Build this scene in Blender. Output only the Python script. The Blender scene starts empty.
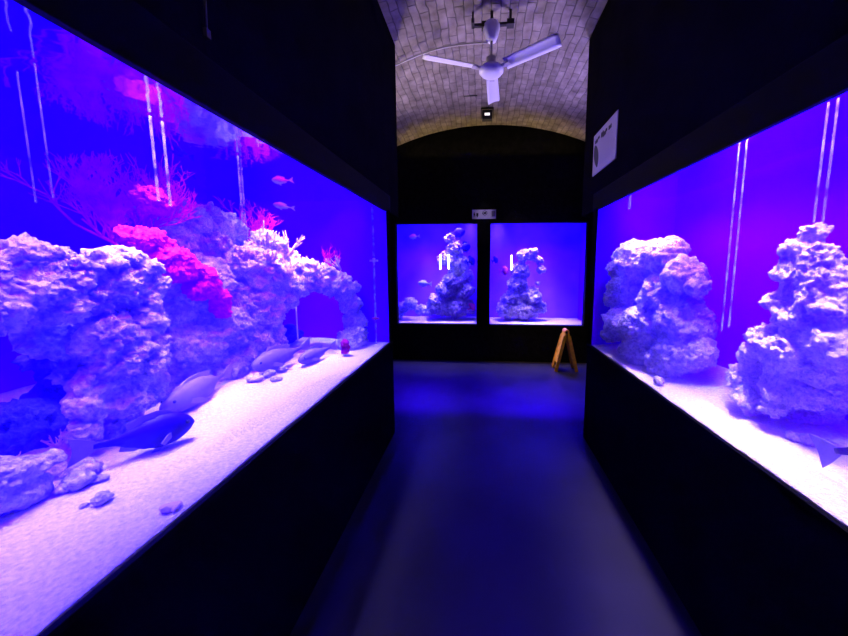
import bpy, bmesh, math, random
from mathutils import Vector, Matrix, noise
random.seed(7)
S = bpy.context.scene
C = S.collection
PI = math.pi

# ------------------------------------------------------------------ materials
def mat(name):
    m = bpy.data.materials.new(name); m.use_nodes = True
    nt = m.node_tree; nt.nodes.clear()
    out = nt.nodes.new('ShaderNodeOutputMaterial')
    return m, nt, out
def N(nt, t, **k):
    n = nt.nodes.new(t)
    for a, v in k.items():
        if a in n.inputs: n.inputs[a].default_value = v
        else: setattr(n, a, v)
    return n
def c4(c): return (c[0], c[1], c[2], 1.0)
def plain(name, col, rough=0.6, metal=0.0, spec=0.5, var=0.0, scale=8.0, bump=0.0, bscale=60.0):
    m, nt, out = mat(name)
    b = N(nt, 'ShaderNodeBsdfPrincipled')
    b.inputs['Base Color'].default_value = c4(col); b.inputs['Roughness'].default_value = rough
    b.inputs['Metallic'].default_value = metal; b.inputs['Specular IOR Level'].default_value = spec
    tc = N(nt, 'ShaderNodeTexCoord')
    if var > 0:
        n = N(nt, 'ShaderNodeTexNoise'); n.inputs['Scale'].default_value = scale; n.inputs['Detail'].default_value = 6
        r = N(nt, 'ShaderNodeValToRGB')
        r.color_ramp.elements[0].position = .3; r.color_ramp.elements[1].position = .7
        r.color_ramp.elements[0].color = c4([max(0, x*(1-var)) for x in col])
        r.color_ramp.elements[1].color = c4([min(1, x*(1+var)) for x in col])
        nt.links.new(tc.outputs['Object'], n.inputs['Vector']); nt.links.new(n.outputs['Fac'], r.inputs['Fac'])
        nt.links.new(r.outputs['Color'], b.inputs['Base Color'])
    if bump > 0:
        n2 = N(nt, 'ShaderNodeTexNoise'); n2.inputs['Scale'].default_value = bscale; n2.inputs['Detail'].default_value = 5
        bp = N(nt, 'ShaderNodeBump'); bp.inputs['Strength'].default_value = bump; bp.inputs['Distance'].default_value = .01
        nt.links.new(tc.outputs['Object'], n2.inputs['Vector']); nt.links.new(n2.outputs['Fac'], bp.inputs['Height'])
        nt.links.new(bp.outputs['Normal'], b.inputs['Normal'])
    nt.links.new(b.outputs[0], out.inputs['Surface'])
    return m
def rock_mat(name, pale, mid, patch, patch_amount=.55, scale=9.0):
    m, nt, out = mat(name)
    b = N(nt, 'ShaderNodeBsdfPrincipled'); b.inputs['Roughness'].default_value = .9; b.inputs['Specular IOR Level'].default_value = .15
    tc = N(nt, 'ShaderNodeTexCoord')
    n = N(nt, 'ShaderNodeTexNoise'); n.inputs['Scale'].default_value = scale; n.inputs['Detail'].default_value = 9; n.inputs['Roughness'].default_value = .65
    r = N(nt, 'ShaderNodeValToRGB'); e = r.color_ramp.elements
    e[0].position = .40; e[0].color = c4(mid); e[1].position = .58; e[1].color = c4(pale)
    n3 = N(nt, 'ShaderNodeTexNoise'); n3.inputs['Scale'].default_value = scale*.45; n3.inputs['Detail'].default_value = 4
    r3 = N(nt, 'ShaderNodeValToRGB'); r3.color_ramp.elements[0].position = patch_amount; r3.color_ramp.elements[1].position = patch_amount+.12
    mx = N(nt, 'ShaderNodeMix'); mx.data_type = 'RGBA'
    for q in (n, n3): nt.links.new(tc.outputs['Object'], q.inputs['Vector'])
    nt.links.new(n.outputs['Fac'], r.inputs['Fac']); nt.links.new(n3.outputs['Fac'], r3.inputs['Fac'])
    nt.links.new(r3.outputs['Color'], mx.inputs[0]); nt.links.new(r.outputs['Color'], mx.inputs[6]); mx.inputs[7].default_value = c4(patch)
    n4 = N(nt, 'ShaderNodeTexNoise'); n4.inputs['Scale'].default_value = scale*7; n4.inputs['Detail'].default_value = 3; n4.inputs['Roughness'].default_value = .7
    r4 = N(nt, 'ShaderNodeValToRGB'); r4.color_ramp.elements[0].position = .36; r4.color_ramp.elements[0].color = (.58, .52, .66, 1); r4.color_ramp.elements[1].position = .56; r4.color_ramp.elements[1].color = (1, 1, 1, 1)
    m4 = N(nt, 'ShaderNodeMix'); m4.data_type = 'RGBA'; m4.blend_type = 'MULTIPLY'; m4.inputs[0].default_value = 1
    nt.links.new(tc.outputs['Object'], n4.inputs['Vector']); nt.links.new(n4.outputs['Fac'], r4.inputs['Fac']); nt.links.new(mx.outputs[2], m4.inputs[6]); nt.links.new(r4.outputs['Color'], m4.inputs[7])
    nt.links.new(m4.outputs[2], b.inputs['Base Color'])
    n2 = N(nt, 'ShaderNodeTexNoise'); n2.inputs['Scale'].default_value = 70; n2.inputs['Detail'].default_value = 6
    bp = N(nt, 'ShaderNodeBump'); bp.inputs['Strength'].default_value = .9; bp.inputs['Distance'].default_value = .02
    nt.links.new(tc.outputs['Object'], n2.inputs['Vector']); nt.links.new(n2.outputs['Fac'], bp.inputs['Height']); nt.links.new(bp.outputs['Normal'], b.inputs['Normal'])
    nt.links.new(b.outputs[0], out.inputs['Surface'])
    return m
def brick_mat():
    m, nt, out = mat('vault_brick')
    uv = N(nt, 'ShaderNodeUVMap'); uv.uv_map = 'UVMap'
    nz = N(nt, 'ShaderNodeTexNoise'); nz.inputs['Scale'].default_value = 5; nz.inputs['Detail'].default_value = 3
    sub = N(nt, 'ShaderNodeVectorMath', operation='SUBTRACT'); sub.inputs[1].default_value = (.5, .5, .5)
    scl = N(nt, 'ShaderNodeVectorMath', operation='SCALE'); scl.inputs['Scale'].default_value = .05
    add = N(nt, 'ShaderNodeVectorMath', operation='ADD')
    br = N(nt, 'ShaderNodeTexBrick'); br.inputs['Scale'].default_value = 1.0
    br.inputs['Brick Width'].default_value = .21; br.inputs['Row Height'].default_value = .074
    br.inputs['Mortar Size'].default_value = .007; br.inputs['Mortar Smooth'].default_value = .9; br.inputs['Bias'].default_value = -.1
    br.inputs['Color1'].default_value = (.44, .39, .34, 1); br.inputs['Color2'].default_value = (.30, .27, .235, 1); br.inputs['Mortar'].default_value = (.20, .18, .17, 1)
    n2 = N(nt, 'ShaderNodeTexNoise'); n2.inputs['Scale'].default_value = 9; n2.inputs['Detail'].default_value = 8
    r2 = N(nt, 'ShaderNodeValToRGB'); r2.color_ramp.elements[0].position = .25; r2.color_ramp.elements[0].color = (.42, .40, .38, 1); r2.color_ramp.elements[1].position = .75; r2.color_ramp.elements[1].color = (1, 1, 1, 1)
    mx = N(nt, 'ShaderNodeMix'); mx.data_type = 'RGBA'; mx.blend_type = 'MULTIPLY'; mx.inputs[0].default_value = 1
    b = N(nt, 'ShaderNodeBsdfPrincipled'); b.inputs['Roughness'].default_value = .9; b.inputs['Specular IOR Level'].default_value = .2
    bp = N(nt, 'ShaderNodeBump'); bp.inputs['Strength'].default_value = .6; bp.inputs['Distance'].default_value = .012; bp.invert = True
    L = nt.links.new
    L(uv.outputs[0], nz.inputs['Vector']); L(nz.outputs['Color'], sub.inputs[0]); L(sub.outputs[0], scl.inputs[0]); L(uv.outputs[0], add.inputs[0]); L(scl.outputs[0], add.inputs[1])
    L(add.outputs[0], br.inputs['Vector']); L(uv.outputs[0], n2.inputs['Vector']); L(n2.outputs['Fac'], r2.inputs['Fac'])
    L(br.outputs['Color'], mx.inputs[6]); L(r2.outputs['Color'], mx.inputs[7]); L(mx.outputs[2], b.inputs['Base Color'])
    L(br.outputs['Fac'], bp.inputs['Height']); L(bp.outputs['Normal'], b.inputs['Normal']); L(b.outputs[0], out.inputs['Surface'])
    return m
def floor_mat():
    m, nt, out = mat('dark_floor')
    b = N(nt, 'ShaderNodeBsdfPrincipled'); b.inputs['Specular IOR Level'].default_value = FLOOR_SPEC
    tc = N(nt, 'ShaderNodeTexCoord')
    n = N(nt, 'ShaderNodeTexNoise'); n.inputs['Scale'].default_value = 2.2; n.inputs['Detail'].default_value = 7
    r = N(nt, 'ShaderNodeValToRGB'); r.color_ramp.elements[0].position = .3; r.color_ramp.elements[0].color = (.008, .008, .018, 1)
    r.color_ramp.elements[1].position = .75; r.color_ramp.elements[1].color = (.020, .018, .036, 1)
    rr = N(nt, 'ShaderNodeMapRange'); rr.inputs['To Min'].default_value = .28; rr.inputs['To Max'].default_value = .5
    n2 = N(nt, 'ShaderNodeTexNoise'); n2.inputs['Scale'].default_value = 3.0; n2.inputs['Detail'].default_value = 6
    bp = N(nt, 'ShaderNodeBump'); bp.inputs['Strength'].default_value = .08; bp.inputs['Distance'].default_value = .02
    L = nt.links.new
    L(tc.outputs['Object'], n.inputs['Vector']); L(tc.outputs['Object'], n2.inputs['Vector']); L(n.outputs['Fac'], r.inputs['Fac']); L(r.outputs['Color'], b.inputs['Base Color'])
    L(n2.outputs['Fac'], rr.inputs['Value']); L(rr.outputs['Result'], b.inputs['Roughness']); L(n2.outputs['Fac'], bp.inputs['Height']); L(bp.outputs['Normal'], b.inputs['Normal'])
    L(b.outputs[0], out.inputs['Surface'])
    return m
def emit(name, col, s):
    m, nt, out = mat(name); e = N(nt, 'ShaderNodeEmission'); e.inputs['Color'].default_value = c4(col); e.inputs['Strength'].default_value = s
    nt.links.new(e.outputs[0], out.inputs['Surface']); return m
def clear_mat():
    m, nt, out = mat('clear_acrylic'); t = N(nt, 'ShaderNodeBsdfTransparent'); t.inputs['Color'].default_value = (.97, .97, .985, 1)
    nt.links.new(t.outputs[0], out.inputs['Surface']); return m
def water_mat(name, dens, col):
    m, nt, out = mat(name); v = N(nt, 'ShaderNodeVolumeScatter'); v.inputs['Color'].default_value = c4(col); v.inputs['Density'].default_value = dens; v.inputs['Anisotropy'].default_value = .0
    nt.links.new(v.outputs[0], out.inputs['Volume']); return m
def surface_mat():
    m, nt, out = mat('water_top'); f = N(nt, 'ShaderNodeFresnel'); f.inputs['IOR'].default_value = 1.33
    t = N(nt, 'ShaderNodeBsdfTransparent'); g = N(nt, 'ShaderNodeBsdfGlossy'); g.inputs['Roughness'].default_value = .06
    mx = N(nt, 'ShaderNodeMixShader'); tc = N(nt, 'ShaderNodeTexCoord'); n = N(nt, 'ShaderNodeTexNoise'); n.inputs['Scale'].default_value = 9; n.inputs['Detail'].default_value = 2
    bp = N(nt, 'ShaderNodeBump'); bp.inputs['Strength'].default_value = .12; bp.inputs['Distance'].default_value = .02
    L = nt.links.new
    L(tc.outputs['Object'], n.inputs['Vector']); L(n.outputs['Fac'], bp.inputs['Height']); L(bp.outputs['Normal'], g.inputs['Normal'])
    L(f.outputs[0], mx.inputs[0]); L(t.outputs[0], mx.inputs[1]); L(g.outputs[0], mx.inputs[2]); L(mx.outputs[0], out.inputs['Surface'])
    return m
def streak_and_pipe_mat(amax=.42, name='pale_streak_and_pipe'):  # patchy alpha gives the reflection streaks their broken glints; also the pipe
    m, nt, out = mat(name); d = N(nt, 'ShaderNodeBsdfPrincipled'); d.inputs['Base Color'].default_value = (.9, .9, .95, 1); d.inputs['Roughness'].default_value = .3
    t = N(nt, 'ShaderNodeBsdfTransparent'); mx = N(nt, 'ShaderNodeMixShader'); tc = N(nt, 'ShaderNodeTexCoord')
    n = N(nt, 'ShaderNodeTexNoise'); n.inputs['Scale'].default_value = 14; n.inputs['Detail'].default_value = 3
    r = N(nt, 'ShaderNodeMapRange'); r.inputs['From Min'].default_value = .38; r.inputs['From Max'].default_value = .62; r.inputs['To Min'].default_value = .02; r.inputs['To Max'].default_value = amax
    L = nt.links.new
    L(tc.outputs['Object'], n.inputs['Vector']); L(n.outputs['Fac'], r.inputs['Value']); L(r.outputs['Result'], mx.inputs[0]); L(t.outputs[0], mx.inputs[1]); L(d.outputs[0], mx.inputs[2]); L(mx.outputs[0], out.inputs['Surface'])
    return m
FLOOR_SPEC = .45
VD1, VD2, WCOL = .18, 1.4, (.05, .0, 1.0)
BLACK = plain('black_paint', (.0040, .0036, .0062), .7, spec=.0, var=.3, scale=5, bump=.15, bscale=40)
BLACKROUGH = plain('black_rough_plaster', (.004, .004, .006), .85, spec=.06, var=.5, scale=14, bump=.6, bscale=26)
TRIMBLACK = plain('black_frame', (.0035, .0035, .008), .6, spec=.02)
BRICK = brick_mat()
FLOOR = floor_mat()
CLEAR = clear_mat()
BLUEWALL = plain('blue_tank_wall', (.21, .0, .85), .8, spec=.05, var=.06, scale=2)
PALEWALL = plain('pale_blue_tank_wall', (.34, .10, .85), .8, spec=.05, var=.25, scale=3)
SAND = plain('pale_sand', (.74, .66, .74), .95, spec=.1, var=.22, scale=90, bump=1.0, bscale=120)
WHITE = plain('white_enamel', (.80, .80, .82), .4)
IVORY = plain('aged_white_plastic', (.55, .52, .50), .6)
DARKMETAL = plain('dark_bracket_metal', (.03, .025, .03), .6)
CABLE = plain('white_cable', (.6, .58, .56), .6)
PLACARD = plain('placard_card', (.32, .29, .35), .7, var=.05, scale=6)
PAPER = plain('white_card', (.78, .76, .80), .7, var=.05, scale=6)
INK = plain('dark_violet_ink', (.006, .004, .022), .7)
INKGREY = plain('faint_grey_ink', (.24, .21, .28), .7)
YELLOW = plain('worn_yellow_plastic', (.80, .42, .03), .7, spec=.1, var=.25, scale=20)
ORANGE = plain('orange_handle', (.80, .34, .08), .7, spec=.1)
HOLE = plain('black_plastic', (.01, .01, .01), .5)
LIVE = rock_mat('reef_rock', (.86, .80, .84), (.30, .25, .42), (.36, .28, .55), .52)
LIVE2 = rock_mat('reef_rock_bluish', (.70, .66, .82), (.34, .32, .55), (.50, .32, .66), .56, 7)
LIVE4 = rock_mat('hazy_tower_rock', (.78, .74, .86), (.48, .44, .68), (.56, .42, .74), .56, 7)  # mid tone lifted so the colour carries haze over the far tower
LIVE3 = rock_mat('white_reef_rock', (.86, .80, .86), (.52, .46, .58), (.66, .52, .74), .60, 12)
SHADEROCK = rock_mat('dark_reef_rock', (.07, .05, .26), (.03, .02, .16), (.06, .03, .22), .5)  # dark blue shade of the hollow put into the rock colour
MAGENTA = plain('magenta_light_patch', (.95, .02, .80), .9, spec=.1, var=.15, scale=30, bump=.8, bscale=160)  # pink light on the reef put into the colour
PURPLE = plain('dark_magenta_fan', (.80, .008, .62), .9, spec=.1, var=.3, scale=20)
RED = plain('crimson_sponge', (.35, .01, .10), .9, spec=.1, var=.3, scale=30, bump=.5)
PALECORAL = plain('cream_coral', (.92, .72, .66), .9, spec=.1, var=.1, scale=40, bump=.4)
LILAC = plain('lilac_coral', (.72, .50, .74), .9, spec=.1, var=.2, scale=40, bump=.4)
F_DARK = plain('indigo_fish_skin', (.014, .0, .16), .5, spec=.2, var=.35, scale=9)
F_DARKFIN = plain('lilac_fish_fin', (.20, .14, .50), .6, var=.15, scale=30)
F_GREY = plain('greyish_fish_skin', (.20, .14, .46), .5, var=.15, scale=14)
F_GREYFIN = plain('pale_fish_fin', (.36, .28, .60), .6, var=.15, scale=30)
F_PALE = plain('pale_fish_skin', (.70, .78, .80), .45, var=.1, scale=40)
F_RED = plain('red_fish_skin', (.60, .02, .25), .5, var=.2, scale=30)
EYE = plain('dark_fish_eye', (.01, .01, .03), .2)
STREAK_PIPE = streak_and_pipe_mat()
FAINT = streak_and_pipe_mat(.16, 'faint_streak')
STREAK2 = streak_and_pipe_mat(.36, 'glinting_streak')
GLOW = emit('white_pane_glint', (1, .86, .80), 9.0)
FLOODGLOW = emit('flood_lamp_face', (1, .9, .95), 1.3)
WATERTOP = surface_mat()

# ------------------------------------------------------------------ mesh helpers
def put(name, me, parent=None, loc=None):
    o = bpy.data.objects.new(name, me); C.objects.link(o)
    if loc is not None: o.location = loc
    if parent is not None: o.parent = parent
    return o
def obj(name, bm, mats, parent=None, loc=None, smooth=False):
    me = bpy.data.meshes.new(name)
    bmesh.ops.recalc_face_normals(bm, faces=bm.faces[:])
    bm.to_mesh(me); bm.free()
    for m in (mats if isinstance(mats, (list, tuple)) else [mats]): me.materials.append(m)
    if smooth:
        for p in me.polygons: p.use_smooth = True
    return put(name, me, parent, loc)
def tag(o, label=None, cat=None, group=None, kind=None):
    if label: o['label'] = label
    if cat: o['category'] = cat
    if group: o['group'] = group
    if kind: o['kind'] = kind
    return o
def empty(name, loc, label, cat, group=None, rz=0):
    o = bpy.data.objects.new(name, None); C.objects.link(o); o.location = loc; o.rotation_euler = (0, 0, rz); o.empty_display_size = .1
    return tag(o, label, cat, group)
def box(bm, x0, x1, y0, y1, z0, z1, mi=0, bev=0.0):
    r = bmesh.ops.create_cube(bm, size=1.0)
    vs = r['verts']
    bmesh.ops.scale(bm, vec=(x1-x0, y1-y0, z1-z0), verts=vs)
    bmesh.ops.translate(bm, vec=((x0+x1)/2, (y0+y1)/2, (z0+z1)/2), verts=vs)
    fs = list({f for v in vs for f in v.link_faces})
    for f in fs: f.material_index = mi
    if bev > 0:
        es = list({e for v in vs for e in v.link_edges})
        bmesh.ops.bevel(bm, geom=es, offset=bev, segments=2, affect='EDGES', profile=.6)
def lathe(bm, prof, n=24, mi=0, mtx=None):
    rings = []
    for r, z in prof:
        if r < 1e-5: rings.append([bm.verts.new((0, 0, z))])
        else: rings.append([bm.verts.new((r*math.cos(2*PI*k/n), r*math.sin(2*PI*k/n), z)) for k in range(n)])
    for a, b in zip(rings, rings[1:]):
        for k in range(n):
            k2 = (k+1) % n
            if len(a) == 1 and len(b) == 1: continue
            if len(a) == 1: f = bm.faces.new((a[0], b[k], b[k2]))
            elif len(b) == 1: f = bm.faces.new((a[k], a[k2], b[0]))
            else: f = bm.faces.new((a[k], a[k2], b[k2], b[k]))
            f.material_index = mi; f.smooth = True
    for ring, flip in ((rings[0], True), (rings[-1], False)):
        if len(ring) > 1: bm.faces.new(ring[::-1] if flip else ring).material_index = mi
    if mtx is not None: bmesh.ops.transform(bm, matrix=mtx, verts=[v for r in rings for v in r])
def tube(bm, pts, r, n=8, mi=0, r2=None):
    pts = [Vector(p) for p in pts]; rings = []
    for i, p in enumerate(pts):
        d = (pts[min(i+1, len(pts)-1)] - pts[max(i-1, 0)]).normalized()
        u = d.orthogonal().normalized() if i == 0 else (u - d*u.dot(d)).normalized()
        v = d.cross(u)
        rr = r if r2 is None else r + (r2-r)*i/(len(pts)-1)
        rings.append([bm.verts.new(p + rr*(math.cos(2*PI*k/n)*u + math.sin(2*PI*k/n)*v)) for k in range(n)])
    for a, b in zip(rings, rings[1:]):
        for k in range(n):
            f = bm.faces.new((a[k], a[(k+1) % n], b[(k+1) % n], b[k])); f.smooth = True; f.material_index = mi
    bm.faces.new(rings[0][::-1]).material_index = mi; bm.faces.new(rings[-1]).material_index = mi
def prism(bm, poly, axis, lo, hi, mi=0):
    def v(a, b, t): return {'x': (t, a, b), 'y': (a, t, b), 'z': (a, b, t)}[axis]
    A = [bm.verts.new(v(a, b, lo)) for a, b in poly]; B = [bm.verts.new(v(a, b, hi)) for a, b in poly]
    n = len(poly); fs = [bm.faces.new(A[::-1]), bm.faces.new(B)]
    for k in range(n): fs.append(bm.faces.new((A[k], A[(k+1) % n], B[(k+1) % n], B[k])))
    for f in fs: f.material_index = mi

# ------------------------------------------------------------------ camera
cam = bpy.data.cameras.new('camera'); co = bpy.data.objects.new('camera', cam); C.objects.link(co)
cam.sensor_width = 36.0; cam.lens = 318.0*36/848; cam.shift_x = -33.5/848; cam.shift_y = -16.0/848*1.0
cam.clip_start = .02; cam.clip_end = 60
co.location = (0, 0, 1.55); co.rotation_euler = (PI/2 - math.radians(6.5), 0, math.radians(4.2))
S.camera = co

# ------------------------------------------------------------------ the setting
def struct(name, bm, mats, label=None, smooth=False):
    return tag(obj(name, bm, mats, None, None, smooth), label, None, None, 'structure')
bm = bmesh.new(); box(bm, -2.7, 2.9, -2.2, 5.3, -.12, 0); struct('floor', bm, FLOOR, 'dark glossy concrete floor between the tanks')
# barrel vault
VC, VZ, VR = .10, -.16, 3.82
bm = bmesh.new(); uvl = bm.loops.layers.uv.new('UVMap'); na, nb = 48, 30
a0, a1 = math.asin(-2.85/VR), math.asin(2.85/VR)
inner = [[bm.verts.new((VC+VR*math.sin(a0+(a1-a0)*i/na), -2.2+7.4*j/nb, VZ+VR*math.cos(a0+(a1-a0)*i/na))) for j in range(nb+1)] for i in range(na+1)]
outer = [[bm.verts.new((VC+(VR+.15)*math.sin(a0+(a1-a0)*i/na), -2.2+7.4*j/nb, VZ+(VR+.15)*math.cos(a0+(a1-a0)*i/na))) for j in (0, nb)] for i in range(na+1)]
for i in range(na):
    for j in range(nb):
        f = bm.faces.new((inner[i][j], inner[i][j+1], inner[i+1][j+1], inner[i+1][j])); f.smooth = True
        for lp, (ii, jj) in zip(f.loops, ((i, j), (i, j+1), (i+1, j+1), (i+1, j))):
            lp[uvl].uv = (7.4*jj/nb, VR*(a1-a0)*ii/na)
    bm.faces.new((outer[i][0], outer[i+1][0], outer[i+1][1], outer[i][1]))
me = bpy.data.meshes.new('ceiling'); bm.to_mesh(me); bm.free(); me.materials.append(BRICK)
tag(put('ceiling', me), 'low barrel vault of pale brick', None, None, 'structure')
# side blocks that carry the long tanks
def side_block(name, s, glass, ye, upper_end, outer_x, back):
    bm = bmesh.new()
    def b(xa, xb, *r, **k):
        xa, xb = sorted((s*xa, s*xb)); box(bm, xa, xb, *r, **k)
    b(glass-.008, outer_x, -2.1, ye, 0, .80)                  # plinth under the tank
    b(glass-.008, glass+.04, -2.1, ye, .80, .858)
    b(glass, glass+.022, -2.1, upper_end, 2.012, 3.75)         # panel above the tank
    b(glass-.012, outer_x, ye-.06, ye, .80, 2.02)             # end wall and post
    b(glass+.01, outer_x, ye-.06, upper_end, 2.03, 2.10)
    b(glass+.01, outer_x, upper_end-.06, upper_end, 2.10, 3.75)
    b(outer_x-.02, outer_x+.10, -2.1, 5.3, 0, 3.4)           # outer wall
    b(back+.05, back+.12, -2.1, ye, .80, 2.9)
    return struct(name, bm, BLACK)
side_block('wall_left', -1, .80, 2.77, 3.10, 2.62, 2.42)
side_block('wall_right', 1, .95, 2.82, 3.17, 2.78, 1.60)
bm = bmesh.new()
for x0, x1, z0, z1 in ((-2.7, 2.9, 0, .60), (-2.7, 2.9, 2.215, 3.8), (-2.7, -1.37, .60, 2.215), (-.062, .143, .60, 2.215), (1.63, 2.9, .60, 2.215)):
    box(bm, x0, x1, 5.09, 5.20, z0, z1)
struct('wall_back', bm, BLACKROUGH)
def trim(name, x0, x1, y0, y1, z0, z1, bev=.006):
    bm = bmesh.new(); box(bm, x0, x1, y0, y1, z0, z1, 0, bev); return struct(name, bm, TRIMBLACK)
trim('trim_1', -.812, -.792, -2.1, 2.80, 2.008, 2.15, .004)
trim('trim_2', .942, .962, -2.1, 2.85, 2.008, 2.15, .004)
trim('trim_3', -.803, -.786, -2.1, 2.775, .858, .878, .003)
trim('trim_4', .936, .953, -2.1, 2.825, .858, .876, .003)

# ------------------------------------------------------------------ tanks: shells, panes, sand, water
def shell(label, x0, x1, y0, y1, z0, z1, open_side, pale=None):
    t = empty('aquarium', ((x0+x1)/2, (y0+y1)/2, z0), label, 'aquarium', 'built-in aquariums')
    ox, oy, oz = t.location
    def part(name, m, *r):
        bm = bmesh.new(); box(bm, r[0]-ox, r[1]-ox, r[2]-oy, r[3]-oy, r[4]-oz, r[5]-oz); return obj(name, bm, m, t)
    th = .03
    part('bottom_panel', BLUEWALL, x0, x1, y0, y1, z0-th, z0)
    sides = {'x0': (x0-th, x0, y0, y1, z0, z1), 'x1': (x1, x1+th, y0, y1, z0, z1), 'y0': (x0, x1, y0-th, y0, z0, z1), 'y1': (x0, x1, y1, y1+th, z0, z1)}
    for k, r in sides.items():
        if k == open_side:
            if k[0] == 'x': r = (r[0]+.01, r[1]-.01) + r[2:]
            else: r = r[:2] + (r[2]+.01, r[3]-.01) + r[4:]
            o = part('front_pane', CLEAR, *r); tag(o, 'clear front pane')
        else:
            opp = k[0] == open_side[0]
            part('back_panel' if opp else 'side_panel', PALEWALL if pale and (k == pale or opp) else BLUEWALL, *r)
    return t
shell('long aquarium along the left wall holding the big reef with pink patches', -2.40, -.805, -.8, 2.70, .80, 2.12, 'x1')
shell('long aquarium along the right wall with two pale rock towers', .955, 1.56, -.8, 2.75, .80, 2.12, 'x0')
shell('left of the two square aquariums in the far wall under the sign', -1.70, -.07, 5.21, 5.97, .52, 2.32, 'y0', 'x1')
shell('right of the two square aquariums in the far wall, above the yellow folding sign', .15, 1.79, 5.21, 5.97, .52, 2.32, 'y0', 'x0')

def sand(label, x0, x1, y0, y1, zfun, z_bottom, res):
    nx, ny = int((x1-x0)/res)+1, int((y1-y0)/res)+1
    bm = bmesh.new()
    g = [[bm.verts.new((x0+(x1-x0)*i/nx, y0+(y1-y0)*j/ny, zfun(x0+(x1-x0)*i/nx, y0+(y1-y0)*j/ny))) for j in range(ny+1)] for i in range(nx+1)]
    for i in range(nx):
        for j in range(ny):
            bm.faces.new((g[i][j], g[i+1][j], g[i+1][j+1], g[i][j+1])).smooth = True
    rim = [g[i][0] for i in range(nx+1)] + [g[nx][j] for j in range(1, ny+1)] + [g[i][ny] for i in range(nx-1, -1, -1)] + [g[0][j] for j in range(ny-1, 0, -1)]
    low = [bm.verts.new((v.co.x, v.co.y, z_bottom)) for v in rim]
    for k in range(len(rim)):
        k2 = (k+1) % len(rim); bm.faces.new((rim[k2], rim[k], low[k], low[k2]))
    bm.faces.new(low[::-1])
    me = bpy.data.meshes.new('sand'); bmesh.ops.recalc_face_normals(bm, faces=bm.faces[:]); bm.to_mesh(me); bm.free(); me.materials.append(SAND)
    return tag(put('sand', me), label, 'sand', None, 'stuff')
def nz(x, y, f): return noise.noise(Vector((x*f, y*f, 3.1)))
def shade_groove(x, y, ax, ay, bx, by, w, d):  # groove shaped into the sand for a dark streak of shade
    px, py = bx-ax, by-ay; L2 = px*px+py*py; t = max(0, min(1, ((x-ax)*px+(y-ay)*py)/L2)); q = math.hypot(x-ax-t*px, y-ay-t*py)/w
    return -d*math.exp(-q*q)*(math.sin(PI*min(1, max(0, t)))**.4 if 0 < t < 1 else 0)
def zl(x, y):
    return .878 + .035*max(0, min(1, (-.95-x)/.5)) + .010*nz(x, y, 3) + .004*nz(x, y, 11) + .002*nz(x, y, 40) + shade_groove(x, y, -1.02, .82, -.90, 1.45, .022, .022) + shade_groove(x, y, -.98, 1.5, -.86, 1.9, .018, .018)
def zr(x, y): return .874 + .03*max(0, min(1, (x-1.0)/.5)) + .010*nz(x, y, 3) + .004*nz(x, y, 12) + .002*nz(x, y, 40)
def zb(x, y): return .585 + .012*nz(x, y, 4)
sand('pale sand on the floor of the long left aquarium', -2.395, -.808, -.75, 2.695, zl, .802, .02)
sand('pale sand on the floor of the long right aquarium', .958, 1.555, -.75, 2.745, zr, .802, .02)
sand('thin sand bed in the left far-wall aquarium', -1.695, -.075, 5.22, 5.965, zb, .522, .05)
sand('thin sand bed in the right far-wall aquarium', .155, 1.785, 5.22, 5.965, zb, .522, .05)
def water(label, x0, x1, y0, y1, z0, z1, m):
    bm = bmesh.new(); box(bm, x0, x1, y0, y1, z0, z1); tag(obj('water', bm, m), label, 'water', None, 'stuff')
    bm = bmesh.new(); bm.faces.new([bm.verts.new(p) for p in ((x0, y0, z1+.002), (x1, y0, z1+.002), (x1, y1, z1+.002), (x0, y1, z1+.002))])
    me = bpy.data.meshes.new('water_surface'); bm.to_mesh(me); bm.free(); me.materials.append(WATERTOP)
    tag(put('water_surface', me), 'mirror-like underside of the ' + label.replace('blue ', ''), 'water', None, 'stuff')
W1 = water_mat('left_water', VD1, WCOL); W2 = water_mat('right_water', VD2, WCOL)
water('blue water filling the long left aquarium', -2.395, -.807, -.79, 2.695, .803, 2.095, W1)
water('hazy blue water filling the long right aquarium', .957, 1.555, -.79, 2.745, .803, 2.095, W2)
water('blue water filling the left far-wall aquarium', -1.695, -.075, 5.215, 5.965, .525, 2.29, W1)
water('blue water filling the right far-wall aquarium', .155, 1.785, 5.215, 5.965, .525, 2.29, W1)

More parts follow.
